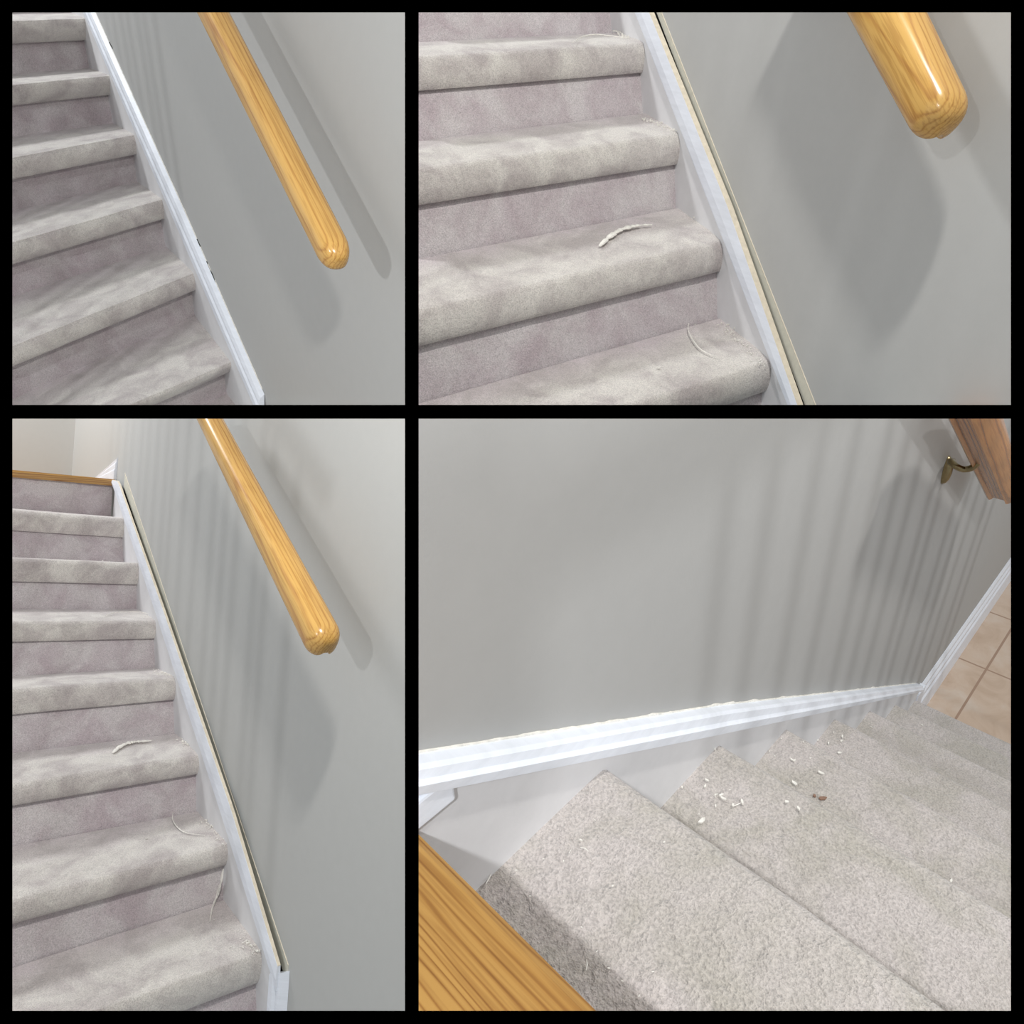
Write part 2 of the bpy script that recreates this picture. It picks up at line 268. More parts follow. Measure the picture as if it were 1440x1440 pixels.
SETS = {i: bpy.data.collections.new(n) for i, n in {1: 'stairwell_one', 2: 'stairwell_two', 3: 'stairwell_three', 4: 'stairwell_four'}.items()}
for c_ in SETS.values(): COL.children.link(c_)

def obj(i, name, mb, m, parent=None, base=None, smooth=False, clip=True, local=None, bevel=0, front_tone=None):
    """mesh in stair frame i; base = its origin; local = extra frame the vertices are given in"""
    me = bpy.data.meshes.new(name)
    bmx = bmesh.new()
    lay = bmx.verts.layers.float.new('front_tone') if mb.w else None
    vs = [bmx.verts.new(v) for v in mb.v]
    if lay:
        for v, w in zip(vs, mb.w): v[lay] = w
    for f in mb.f:
        try: bmx.faces.new([vs[k] for k in f])
        except ValueError: pass
    bmesh.ops.recalc_face_normals(bmx, faces=bmx.faces)
    if bevel:
        bmesh.ops.bevel(bmx, geom=list(bmx.edges), offset=bevel, segments=2, affect='EDGES', profile=.5)
    L = local or Matrix.Identity(4)
    if base is not None: L = Matrix.Translation(V(base)) @ Matrix.Identity(4) if local is None else L
    Li = L.inverted()
    if local is None and base is not None:
        for v in bmx.verts: v.co = v.co - V(base)
    if clip:
        for C, n in walls_of(i):
            n2 = (Li.to_3x3() @ n).normalized(); c2 = Li @ C
            g = list(bmx.verts) + list(bmx.edges) + list(bmx.faces)
            res = bmesh.ops.bisect_plane(bmx, geom=g, plane_co=c2, plane_no=n2, clear_outer=True)
            cut = [e for e in res['geom_cut'] if isinstance(e, bmesh.types.BMEdge)]
            if cut and not mb.w:
                try: bmesh.ops.holes_fill(bmx, edges=cut, sides=0)
                except Exception: pass
    if len(bmx.faces) == 0:
        bmx.free(); bpy.data.meshes.remove(me); return None
    bmx.to_mesh(me); bmx.free()
    if smooth:
        for p in me.polygons: p.use_smooth = True
        me.set_sharp_from_angle(angle=math.radians(42))
    me.materials.append(m)
    o = bpy.data.objects.new(name, me); SETS[i].objects.link(o)
    if parent is not None:
        o.parent = parent
        o.matrix_parent_inverse = Matrix.Identity(4)
        o.matrix_basis = parent_inv[parent.name] @ L
    else:
        o.matrix_world = FR[i] @ L
    parent_inv[o.name] = L.inverted()
    return o
parent_inv = {}
def empty(i, name, base):
    o = bpy.data.objects.new(name, None); SETS[i].objects.link(o)
    o.empty_display_size = .1
    L = Matrix.Translation(V(base)); o.matrix_world = FR[i] @ L
    parent_inv[o.name] = L.inverted(); return o
def tag(o, label=None, cat=None, group=None, kind=None):
    if o is None: return None
    if label: o['label'] = label
    if cat: o['category'] = cat
    if group: o['group'] = group
    if kind: o['kind'] = kind
    return o

VIEW = {1: 'top-left', 2: 'top-right', 3: 'bottom-left', 4: 'bottom-right'}

# ---------------------------------------------------------------- stairs
def lerp(a, b, t): return a + (b - a) * t
def edge_pt(sec, t, dx=0., dz=0.):
    x, z, s1, s2 = sec
    return V((x + dx + s1 * t, t, z + dz + s2 * t))
def catmull(pts, n):
    out = []
    P = [pts[0]] + list(pts) + [pts[-1]]
    for k in range(1, len(P) - 2):
        for j in range(n):
            t = j / n
            out.append(tuple(.5 * ((2 * P[k][c]) + (-P[k - 1][c] + P[k + 1][c]) * t + (2 * P[k - 1][c] - 5 * P[k][c] + 4 * P[k + 1][c] - P[k + 2][c]) * t * t
                       + (-P[k - 1][c] + 3 * P[k][c] - 3 * P[k + 1][c] + P[k + 2][c]) * t ** 3) for c in range(len(pts[0]))))
    out.append(tuple(pts[-1])); return out
def tread_mesh(i, k, W, ny):
    s = SC[i]['steps'][k]; mb = MB(); rows = []
    raise_ = .006 if i != 4 else .003
    prof = None
    for a in range(ny + 1):
        t = W * a / ny
        sd = k * 7.3 + i * 31
        wob = (noise.noise(V((t * 7, sd, 0))) * .0035 + noise.noise(V((t * 17, sd, 4))) * .0012)
        wz = noise.noise(V((t * 6, sd, 9))) * .003
        B = edge_pt(s['bot'], t); T = edge_pt(s['top'], t); Cn = edge_pt(s['cor'], t)
        h = T.z - B.z
        base = [(B + V((.022, 0, .006)), .55), (B + V((.006, 0, 0)), .6), (B.lerp(T, .35) + V((-.006, 0, 0)), .7),
                (B.lerp(T, .75) + V((-.006, 0, 0)), .9), (T + V((.004, 0, 0)), 1.), (T + V((.022, 0, raise_)), 1.),
                (T.lerp(Cn, .3) + V((0, 0, raise_)), .85), (T.lerp(Cn, .62) + V((0, 0, raise_ * .5)), .45), (Cn + V((-.014, 0, 0)), .06), (Cn + V((-.006, 0, -.002)), .04), (Cn + V((-.004, 0, -.014)), 0.)]
        pts = [(p.x, p.y, p.z, w) for p, w in base]
        pts = catmull(pts, 4)
        row = []
        for j, (x, y, z, w) in enumerate(pts):
            fr = max(0., 1 - abs(j - 14) / 14.)
            row.append((x + wob * fr, y, z + wz * fr)); mb.w.append(max(0, min(1, w)))
        # closed underneath
        row.append((pts[-1][0], pts[-1][1], pts[-1][2] - .02)); mb.w.append(0)
        row.append((pts[0][0] + .01, pts[0][1], pts[0][2] + .004)); mb.w.append(0)
        rows.append(row)
    mb.quadstrip(rows, True)
    return mb
def riser_mesh(i, k, W, ny):
    s = SC[i]['steps'][k]; lo = SC[i]['steps'].get(k - 1); mb = MB(); rows = []
    for a in range(ny + 1):
        t = W * a / ny
        Bt = edge_pt(s['bot'], t)
        if lo: Lo = edge_pt(lo['cor'], t)
        else: Lo = Bt + V((.02, 0, -.13))
        under = max(.026, min(.07, (Lo.x - Bt.x)))
        Top = V((Bt.x + under, Bt.y, Bt.z + .012)); Lo = Lo + V((0, 0, -.014))
        n = 6; row = []
        for j in range(n + 1):
            q = j / n; p = Lo.lerp(Top, q)
            p.x += noise.noise(V((t * 5, q * 2, k * 3 + i * 11))) * .002
            row.append(tuple(p)); mb.w.append(.15 + .25 * q)
        row.append((Top.x + .03, Top.y, Top.z)); mb.w.append(0)
        row.append((Lo.x + .03, Lo.y, Lo.z - .01)); mb.w.append(0)
        rows.append(row)
    mb.quadstrip(rows, True)
    return mb

def prof_strip(stations, lo, hi, prof):
    """moulding: prof = list of (y, q) with q 0 = lower line, 1 = upper line, lines given as z(x) polylines"""
    def ev(pl, x):
        pl = sorted(pl)
        for a, b in zip(pl, pl[1:]):
            if x <= b[0] or b is pl[-1]:
                if x < a[0] and a is not pl[0]: continue
                return a[1] + (b[1] - a[1]) * (x - a[0]) / (b[0] - a[0])
    mb = MB(); rows = []
    for x in stations:
        z0 = ev(lo, x); z1 = ev(hi, x)
        rows.append([(x, y, z0 + (z1 - z0) * q + dz) for y, q, dz in prof])
    mb.quadstrip(rows, True); return mb

def lin(a, b, n): return [a + (b - a) * k / n for k in range(n + 1)]

MOLD = {
 1: dict(lo=[(2.133, 1.142), (.948, .567), (.086, .137)], hi=[(1.958, 1.156), (.798, .603), (-.02, .183)], x=(.02, 3.2),
         prof=[(-.004, 0, 0), (.008, 0, 0), (.0125, .05, 0), (.0135, .42, 0), (.0075, .52, 0), (.0085, .70, 0), (.003, .86, 0), (-.013, 1, 0)]),
 2: dict(lo=[(1.63, 1.135), (1.001, .699), (.516, .365)], hi=[(1.529, 1.136), (.937, .731), (.485, .384)], x=(.2, 2.4),
         prof=[(.001, 0, 0), (.010, 0, 0), (.012, .08, 0), (.0145, .5, 0), (.012, 1, 0), (-.004, 1, 0)]),
 3: dict(lo=[(2.454, 1.51), (1.547, .986), (.68, .47), (.227, .185)], hi=[(2.46, 1.528), (2.327, 1.521), (1.424, 1.003), (.579, .505), (.181, .224)], x=(.185, 2.455),
         prof=[(.001, 0, 0), (.010, 0, 0), (.012, .08, 0), (.0145, .5, 0), (.012, 1, 0), (.003, 1, 0)]),
 4: dict(lo=[(2.194, 1.519), (1.73, 1.204), (.316, .26)], hi=[(2.2047, 1.5556), (1.6714, 1.2083), (.3256, .2893)], x=(.27, 2.27),
         prof=[(-.004, 0, 0), (.009, 0, 0), (.0125, .05, 0), (.0135, .44, 0), (.0105, .50, 0), (.0085, .56, 0), (.0065, .88, 0), (.001, .97, 0), (-.013, 1, 0)]),
}
RANGE = {1: range(0, 9), 2: range(1, 8), 3: range(1, 9), 4: range(1, 9)}
LAND = {4: 1.50, 3: 1.533}
WY = -.014
DESC = {
 1: ('pinkish grey carpeted staircase climbing away in the top-left picture, no debris on it',
     'slim white-edged wall beside bare stairs'),
 2: ('close view of mauve carpeted steps with one shaving, in the top-right picture', ''),
 3: ('full flight of mauve carpeted steps up to an oak landing edge, in the bottom-left picture', ''),
 4: ('beige carpeted staircase seen from its top, dropping to tiled floor, in the bottom-right picture', '')}
for i in (1, 2, 3, 4):
    st = SC[i]['steps']
    root = empty(i, 'staircase', (st[1]['top'][0], .5, 0))
    tag(root, DESC[i][0], 'staircase', None, 'thing')
    W = {1: 1.15, 2: 1.2, 3: .95, 4: 1.1}[i]
    ny = {1: 60, 2: 60, 3: 60, 4: 90}[i]
    tm, rm = (CARP, CARPR) if i != 4 else (CARP4, CARP4)
    for k in RANGE[i]:
        if k in st and not (i in LAND and k == 8) and not (i == 2 and k == 7):
            obj(i, 'carpeted_tread', tread_mesh(i, k, W, ny), tm, root, smooth=True)
        if i == 4 and k == 8:
            continue
        obj(i, 'carpeted_riser', riser_mesh(i, k, W, ny), rm, root, smooth=True)
    if i == 3:      # top riser stops under the oak board
        pass
    if i == 4:
        mb = MB(); mb.box(2.262, 2.29, 0, W, 1.31, 1.472)
        obj(i, 'carpeted_riser', mb, rm, root)
    # skirt board fixed to the wall
    mb = MB(); m_ = MOLD[i]
    xs = lin(m_['x'][0] - {1: .02, 2: .02, 3: -.022, 4: 0}[i], m_['x'][1] + (.3 if i < 3 else (-.02 if i == 3 else .1)), 40)
    def low(x): return m_['lo']
    pr = [(-.0125, 0, 0), (0, 0, 0)]
    sk = prof_strip(xs, [(x, z - .42) for x, z in m_['lo']], [(x, z + (.004 if i in (2, 3) else .02)) for x, z in m_['lo']],
                    [(-.0120, 0, 0), (0, 0, 0), (0, 1, 0), (-.0060, 1, 0)])
    so = obj(i, 'trim_1', sk, SKIRT, None, base=(m_['x'][0], 0, 0))
    tag(so, 'pale skirt board between steps and moulding, %s picture' % VIEW[i], 'trim', None, 'structure')
    # moulding cap
    mb = prof_strip(lin(m_['x'][0], m_['x'][1], 60), m_['lo'], m_['hi'], m_['prof'])
    mo = obj(i, 'trim_2', mb, TRIM, None, base=(m_['x'][0], 0, 0), smooth=False)
    tag(mo, {1: 'white sloping moulding fixed tight to the wall, top-left picture',
             2: 'white sloping moulding pried off the wall with open gap, top-right picture',
             3: 'long white moulding pried loose beside full flight, bottom-left picture',
             4: 'wide white profiled moulding running down the wall, bottom-right picture'}[i], 'moulding', None, 'structure')
    if i in (2, 3):
        cr = prof_strip(lin(m_['x'][0], m_['x'][1], 60), [(x, z) for x, z in m_['hi']], [(x, z + .0018) for x, z in m_['hi']],
                        [(-.0042 if i == 2 else .0028, 0, 0), (.0112, 0, 0), (.0112, 1, 0), (-.0042 if i == 2 else .0028, 1, 0)])
        tag(obj(i, 'raw_edge', cr, CREAM, mo), 'bare cream-coloured upper edge')

# ---------------------------------------------------------------- walls
def wall(i, x0, x1, z0, z1, name='wall_right', label=''):
    mb = MB(); mb.box(x0, x1, WY - .09, WY, z0, z1)
    return tag(obj(i, name, mb, WALL[i], None, base=((x0 + x1) / 2, WY, z0)), label, 'wall', None, 'structure')
w1 = wall(1, -1.6, 3.6, -.1, 2.1, label='grey stair wall with soft rail shadow, top-left picture')
w2 = wall(2, -.6, 2.3, -.1, 1.9, label='grey stair wall close behind rounded rail end, top-right picture')
w3 = wall(3, -.8, 3.67, -.1, 2.4, label='grey stair wall beside the full flight, bottom-left picture')
w4 = wall(4, -2.2, 2.9, 0, 2.6, name='wall_left', label='broad grey wall above descending stairs, bottom-right picture')
# unpainted strip the moulding used to cover
BST = {2: [(1.05, .796), (.48, .382)], 3: [(2.345, 1.516), (1.488, .993), (.633, .481), (.205, .201)]}
BSH = {2: [(.928, .732), (.453, .395)], 3: [(1.415, 1.004), (.599, .493), (.163, .221)]}
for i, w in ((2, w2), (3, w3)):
    xr = (MOLD[i]['x'][0] - .04, MOLD[i]['x'][1]) if i == 2 else (.172, 2.31)
    dz_ = -.009 if i == 2 else -.003
    b_ = prof_strip(lin(*xr, 30), [(x, z + dz_) for x, z in BST[i]], BSH[i],
                    [(WY - .0005, 0, 0), (WY + .0010, 0, 0), (WY + .0010, 1, 0), (WY - .0005, 1, 0)])
    tag(obj(i, 'unpainted_strip', b_, BEIGE, w), 'unpainted beige strip with ragged paint line')
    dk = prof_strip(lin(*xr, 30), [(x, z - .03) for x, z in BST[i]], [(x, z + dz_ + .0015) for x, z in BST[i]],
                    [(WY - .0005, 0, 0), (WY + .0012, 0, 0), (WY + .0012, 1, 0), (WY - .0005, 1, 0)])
    tag(obj(i, 'gap_shade', dk, DARK, w), 'black strip painted as shade in the gap behind the loose moulding')  # dark strip laid on the wall to paint the crevice shade
    cau = prof_strip(lin(*xr, 90), [(x, z) for x, z in BSH[i]], [(x, z + .0022) for x, z in BSH[i]],
                    [(WY - .0005, 0, 0), (WY + .0018, .2, 0), (WY + .0018, .8, 0), (WY - .0005, 1, 0)])
    tag(obj(i, 'caulk_line', cau, CREAM, w), 'thin pale caulk bead along the paint line')
for i, w in ((1, w1), (4, w4)):
    m_ = MOLD[i]; mb = MB(); rows = []
    for x in lin(m_['x'][0] + .02, m_['x'][1] - .03, 260):
        hi = sorted(m_['hi'])
        seg = [(a, b) for a, b in zip(hi, hi[1:]) if x <= b[0]] or [(hi[-2], hi[-1])]
        a, b = seg[0]; z = a[1] + (b[1] - a[1]) * (x - a[0]) / (b[0] - a[0])
        n1 = max(0, noise.noise(V((x * 23, i, 0)))) * .007 + max(0, noise.noise(V((x * 90, i, 5)))) * .002
        rows.append([(x, WY - .0005, z - .004), (x, WY + .0025, z - .004), (x, WY + .0022, z + .0012 + n1), (x, WY - .0005, z + .0016 + n1)])
    mb.quadstrip(rows, True)
    tag(obj(i, 'caulk_line', mb, CHIP, w), 'ragged bead of old caulk along the moulding top')
# top-left: dark tubes painted as the shade in slits where the moulding parts from the wall
for a in DEB['crack1']:
    mb = MB(); mb.tube([V(p) + V((0, -.0006, .0)) for p in a], .0016, 6)
    tag(obj(1, 'gap', mb, DARK, w1), 'small dark strip painted as gap shade')
# bottom-left: far wall, landing, its baseboard, end post of the moulding
mb = MB(); mb.box(3.67, 3.76, WY - .09, 1.6, 1.2, 2.6)
tag(obj(3, 'wall_back', mb, WALL[3], None, base=(3.67, .7, 1.2)), 'lighter grey far wall above the oak landing, bottom-left picture', 'wall', None, 'structure')
mb = MB(); mb.box(2.50, 3.67, -.014, 1.0, 1.49, 1.528)
tag(obj(3, 'floor', mb, OAKN, None, base=(2.9, .5, 1.5)), 'landing floor hidden behind its oak edge, bottom-left picture', 'floor', None, 'structure')
mb = MB(); rows = []
for t in lin(0, .98, 20):
    y = t; zb = 1.4985 + .0 + .008 * t * 2; x = 2.448 + .02 * t
    pr = [(x + .06, y, zb), (x + .004, y, zb), (x, y, zb + .006), (x, y, zb + .026), (x + .006, y, zb + .034), (x + .06, y, zb + .034)]
    rows.append(pr)
mb.quadstrip(rows, True)
tag(obj(3, 'landing_nosing', mb, oak('oak landing edge', (.50, .29, .09), (.43, .22, .06), (.28, .13, .04), .35, .7, 1), None, base=(2.45, .45, 1.5), smooth=False),
    'narrow golden oak board edging the landing above the top riser', 'nosing board')
def baseboard(i, x0, x1, z0, h, name, label, y0=WY, th=.014, m=TRIM):
    mb = MB(); rows = []
    for x in lin(x0, x1, 8):
        rows.append([(x, y0, z0), (x, y0 + th, z0), (x, y0 + th, z0 + h * .55), (x, y0 + th * .7, z0 + h * .60), (x, y0 + th * .78, z0 + h * .74),
                     (x, y0 + th * .45, z0 + h * .80), (x, y0 + th * .5, z0 + h * .92), (x, y0 + .002, z0 + h), (x, y0, z0 + h)])
    mb.quadstrip(rows, True)
    return tag(obj(i, name, mb, m, None, base=(x0, y0, z0)), label, 'baseboard', None, 'structure')
mb = prof_strip(lin(2.475, 3.02, 10), [(2.475, 1.50), (3.02, 1.50)], [(2.475, 1.645), (3.02, 1.528)],
                [(WY - .002, 0, 0), (.0, 0, 0), (.0, .55, 0), (-.004, .62, 0), (-.003, .78, 0), (-.008, .86, 0), (-.006, .95, 0), (WY + .001, 1, 0), (WY - .002, 1, 0)])
tag(obj(3, 'baseboard_right', mb, TRIM, None, base=(2.48, WY, 1.5)), 'short tapering white moulding on the wall above the landing, bottom-left picture', 'baseboard', None, 'structure')
mb = MB()
rows = []
for q in lin(0, 1, 4):
    pr = [(.229, 0.0), (.231, .012), (.205, .0135), (.196, .007), (.182, .006), (.175, .001), (.162, -.0135), (.18, -.0135)]
    rows.append([(x, y, lerp(-.02, .183 + (.231 - x) * .50, q)) for x, y in pr])
mb.quadstrip(rows, True)
tag(obj(3, 'trim_3', mb, TRIM, None, base=(.2, 0, 0)), 'upright white moulding piece closing the lower end, bottom-left picture', 'moulding', None, 'structure')

# ---------------------------------------------------------------- handrails
def rail_frame(d):
    A = V(d['A']); B = V(d['B'])
    u = (A - B).normalized(); y = V((0, 1, 0)); e1 = (y - u * y.dot(u)).normalized(); e2 = u.cross(e1).normalized()
    if e2.z < 0: e2 = -e2
    E = V(d['E']); E = B + u * (E - B).dot(u)
    R = Matrix((u, e1, e2)).transposed().to_4x4(); R.translation = E
    return R, (A - E).length
def rail_section(w, h, groove=True, lip=0.):
    """closed outline, (y, z), wide rounded top, plowed underside"""
    out = []; n = 40
    for k in range(n):
        a = math.tau * k / n - math.pi / 2
        c, s = math.cos(a), math.sin(a)
        ex = .72
        y = math.copysign(abs(c) ** ex, c) * w / 2; z = math.copysign(abs(s) ** ex, s) * h / 2
        if z < 0: y *= 1 - lip * min(1, (-z) / (h / 2))
        out.append([y, z])
    if groove:
        for p in out:
            if p[1] < -h * .40 and abs(p[0]) < w * .24: p[1] = -h * .36
    return out
def make_rail(i, d, m, label, above, lip=0., nose=.046, gro=True, hh=1.06):
    R, L = rail_frame(d); w0, w1_ = d['w'][1], d['w'][0]
    mb = MB(); rows = []
    q0 = .2 if nose > .025 else .8
    st = [(nose * t, q0 + (1 - q0) * math.sqrt(max(0, 1 - (1 - t) ** 2.2))) for t in (0, .02, .06, .12, .2, .3, .42, .56, .72, .9)] + [(nose + .006, 1.)] + [(nose + .02 + (L + above - nose - .02) * q / 30., 1.) for q in range(31)]
    for x, s in st:
        t = min(1.4, x / L); w = lerp(w0, w1_, t)
        rows.append([(x, y * s, z * (s if s == 1 else lerp(s, 1, .08 if nose > .025 else .25)) ) for y, z in rail_section(w, w * hh, gro, lip)])
    mb.quadstrip(rows, True)
    root = empty(i, 'handrail', R.translation)
    tag(root, label, 'handrail')
    obj(i, 'rail', mb, m, root, smooth=True, local=R)
    return root, R
make_rail(1, DEB['rail'][1] if 1 in DEB['rail'] else DEB['rail']['1'], OAKR, 'long golden oak handrail ending in a smooth rounded tip, top-left picture', .35, gro=False)
make_rail(2, DEB['rail'][2] if 2 in DEB['rail'] else DEB['rail']['2'], OAKR, 'short thick stub of glossy oak handrail with notched tip, top-right picture', .35)
make_rail(3, DEB['rail'][3] if 3 in DEB['rail'] else DEB['rail']['3'], OAKR, 'golden oak handrail with notched tip beside full flight, bottom-left picture', .45)
r4, R4 = make_rail(4, DEB['rail'][4] if 4 in DEB['rail'] else DEB['rail']['4'], OAKB, 'reddish oak handrail end seen from below on brass bracket, bottom-right picture', .6, .12, .02)
BR = DEB['bracket']
br = MB(); 
rows = []
c0 = V(BR[0]) + V((0, .001, 0))
for y, rx, rz in ((WY, .017, .038), (WY + .003, .017, .038), (WY + .009, .0135, .033), (WY + .014, .007, .022), (WY + .016, .001, .005)):
    rows.append([(c0.x + rx * math.cos(q * math.tau / 24) + .10 * rz * math.sin(q * math.tau / 24), y, c0.z + rz * math.sin(q * math.tau / 24)) for q in range(24)])
br.quadstrip(rows, True)
bk = empty(4, 'rail_bracket', (c0.x, WY, c0.z))
bk.name = 'rail_bracket'
tag(bk, 'curved antique brass bracket joining the wall to the reddish rail', 'bracket')
obj(4, 'wall_plate', br, BRASS, bk, smooth=True)
arm = MB()
pts = catmull([tuple(p) for p in BR[1:]], 6)
pts = [(c0.x + .006, WY + .012, c0.z + .026)] + pts
arm.tube(pts, [.0095] + [.0072] * (len(pts) - 6) + [.0072, .0075, .0085, .0105, .012], 14)
obj(4, 'arm', arm, BRASS, bk, smooth=True)

# ---------------------------------------------------------------- bottom-right: floor, landing board, baseboards
mb = MB(); mb.box(-3.2, .34, -.014, 2.6, -.03, 0)
tag(obj(4, 'floor', mb, TILE, None, base=(-1, 1, 0)), 'pinkish beige ceramic tile floor at the foot of the stairs, bottom-right picture', 'floor', None, 'structure')
baseboard(4, -3.2, .205, 0, .185, 'baseboard_left', 'white floor-level baseboard running off beside the tiles, bottom-right picture', y0=WY, th=.016)
mb = MB(); mb.box(.205, .275, WY, .004, 0, .205)
tag(obj(4, 'trim_3', mb, TRIM, None, base=(.25, 0, 0)), 'short end block where sloping moulding meets the floor baseboard', 'trim', None, 'structure')
mb = MB(); mb.box(2.190, 2.9, WY, .0095, 1.499, 1.532)
tag(obj(4, 'baseboard_left', mb, TRIM, None, base=(2.19, WY, 1.5), bevel=.003), 'small white baseboard end at the top of the stairs beside the oak board', 'baseboard', None, 'structure')
mb = MB(); rows = []
for y in lin(.0, 1.2, 30):
    rows.append([(2.30, y, 1.472), (2.242, y, 1.472), (2.234, y, 1.477), (2.231, y, 1.486), (2.234, y, 1.495), (2.242, y, 1.4995), (2.33, y, 1.5), (2.9, y, 1.5), (2.9, y, 1.472)])
mb.quadstrip(rows, True)
tag(obj(4, 'landing_nosing', mb, OAKN, None, base=(2.232, .4, 1.48), smooth=False), 'wide grained oak board across the near corner at the top of the stairs', 'floor board')

# ---------------------------------------------------------------- debris
def chip_mesh(sz, sd, el=None):
    rnd = random.Random(sd); n = rnd.choice((5, 6, 7)); el = el or rnd.uniform(.28, .6); rot = rnd.uniform(0, math.tau)
    ou = []
    for k in range(n):
        a = math.tau * k / n; r = rnd.uniform(.7, 1.15)
        x, y = r * math.cos(a) * sz * .55, r * math.sin(a) * sz * .55 * el
        ou.append((x * math.cos(rot) - y * math.sin(rot), x * math.sin(rot) + y * math.cos(rot)))
    mb = MB(); th = min(.0022, sz * .3)
    curl = lambda x, y: (x * x + y * y) / sz * .5
    mb.quadstrip([[(x, y, curl(x, y)) for x, y in ou], [(x * .93, y * .93, curl(x, y) + th) for x, y in ou]], True)
    return mb
ORD = {7: 'top', 6: 'second', 5: 'third', 4: 'fourth', 3: 'fifth', 2: 'sixth', 1: 'lowest'}
def put(i, name, mb, pos, m, label, cat, group=None):
    shifted = MB(); shifted.v = [(x + pos[0], y + pos[1], z + pos[2]) for x, y, z in mb.v]; shifted.f = mb.f
    return tag(obj(i, name, shifted, m, None, base=tuple(pos)), label, cat, group, 'thing')
n_ = 0
for k, x, y, z, sz, ty in DEB['chips4']:
    n_ += 1
    if ty == 'big':
        lb = {6: 'largest white paint flake, at the back of the second tread from the top', 5: 'large white paint flake on third tread from the top, bottom-right picture'}[k]
        if k == 5: lb = 'larger white flake lying in the middle of third tread' if y < .2 else 'white triangular flake far out near the edge of third tread'
        put(4, 'paint_flake', chip_mesh(sz * 1.4, n_, .5), (x, y, z + .0005), CHIP, lb, 'paint flake')
    else:
        one = k in (3, 2)
        lb = 'small white paint chip on the %s tread from the top, bottom-right picture' % ORD[k]
        put(4, 'paint_chip', chip_mesh(max(sz * 1.5, .0028), n_), (x, y, z + .0005), CHIP, lb, 'paint chip', None if one else 'paint chips on %s tread of the bottom-right picture' % ORD[k])
lf = chip_mesh(.016, 99, .5)
put(4, 'dry_scrap', lf, V(DEB['leaf4']) - V((0, 0, .001)), LEAF, 'curled brown dry scrap lying on the third tread from the top', 'scrap')
put(4, 'dry_scrap', chip_mesh(.008, 98, .6), V(DEB['leaf4']) + V((.004, -.012, -.001)), LEAF, 'tiny brown crumb right beside the curled brown scrap', 'scrap')
SL = ['long thin white sliver in the shaded strip beside the oak board', 'curved white sliver near the wall on the top tread', 'white caulk sliver at the wall corner of the top tread',
      'short hair-thin sliver among chips on the top tread', 'thin twig-like white sliver on the second tread from the top']
for a, lb in zip(DEB['strips4'], SL):
    mb = MB(); mb.tube(a[1:], [.0004] + [.0008] * (len(a) - 3) + [.0004], 6)
    tag(obj(4, 'paint_sliver', mb, CHIP, None, base=tuple(a[1])), lb, 'paint sliver', None, 'thing')
def shaving(i, pts, r, label, flat=.5, name='paint_shaving', jag=0., wd=None):
    p = catmull([(q[0], q[1], q[2] + .006) for q in pts], 6)
    rnd = random.Random(5)
    rad = [max(.0006, r * (math.sin(math.pi * min(1, (k + 1) / (len(p) + 1))) ** .5) * (1 + jag * (rnd.random() - .5))) for k in range(len(p))]
    mb = MB(); mb.tube(p, rad, 8, flat)
    return tag(obj(i, name, mb, CHIP, None, base=tuple(pts[0]), smooth=False), label, 'paint shaving', None, 'thing')
shaving(3, DEB['shave3'], .0085, 'curved white paint shaving lying across one tread, bottom-left picture', .5, jag=.9)
shaving(2, DEB['shave2'], .0080, 'curved white paint shaving lying across one tread, top-right picture', .5, jag=.9)
shaving(3, DEB['curl3'], .0015, 'thin looping white curl near the skirt board, bottom-left picture', 1., name='paint_curl')
shaving(2, DEB['curl2'], .0015, 'thin looping white curl near the skirt board, top-right picture', 1., name='paint_curl')
shaving(3, DEB['powder3'], .0017, 'faint arc of white caulk at the back of a high tread, bottom-left picture', 1., name='caulk_thread')
shaving(2, DEB['powder2'], .0017, 'faint arc of white caulk on the highest full tread, top-right picture', 1., name='caulk_thread')
L3 = [tuple(v) for v in DEB['long3u']] + [tuple(v) for v in DEB['long3']]
shaving(3, L3, .0075, 'long white strip leaning from nosing down to the lowest tread, bottom-left picture', .4, name='paint_strip', jag=.6)
for k, x, y, z, sz in DEB['chips3']:
    n_ += 1
    put(3, 'paint_chip', chip_mesh(sz * 1.5, n_), (x, y, z + .004), CHIP, 'small white paint chip on the %s tread of the flight, bottom-left picture' % ORD[8 - k if False else k].replace('top', 'top'),
        'paint chip', 'paint chips on tread %s, bottom-left picture' % ORD[k])
for k, x, y, z, sz in DEB['chips2']:
    n_ += 1
    put(2, 'paint_chip', chip_mesh(sz * 1.5, n_), (x, y, z + .004), CHIP, 'small white paint chip on the %s, top-right picture' % ('bottom visible tread' if k == 2 else 'tread holding the curved shaving'),
        'paint chip', 'paint chips on the %s tread, top-right picture' % ORD[k])
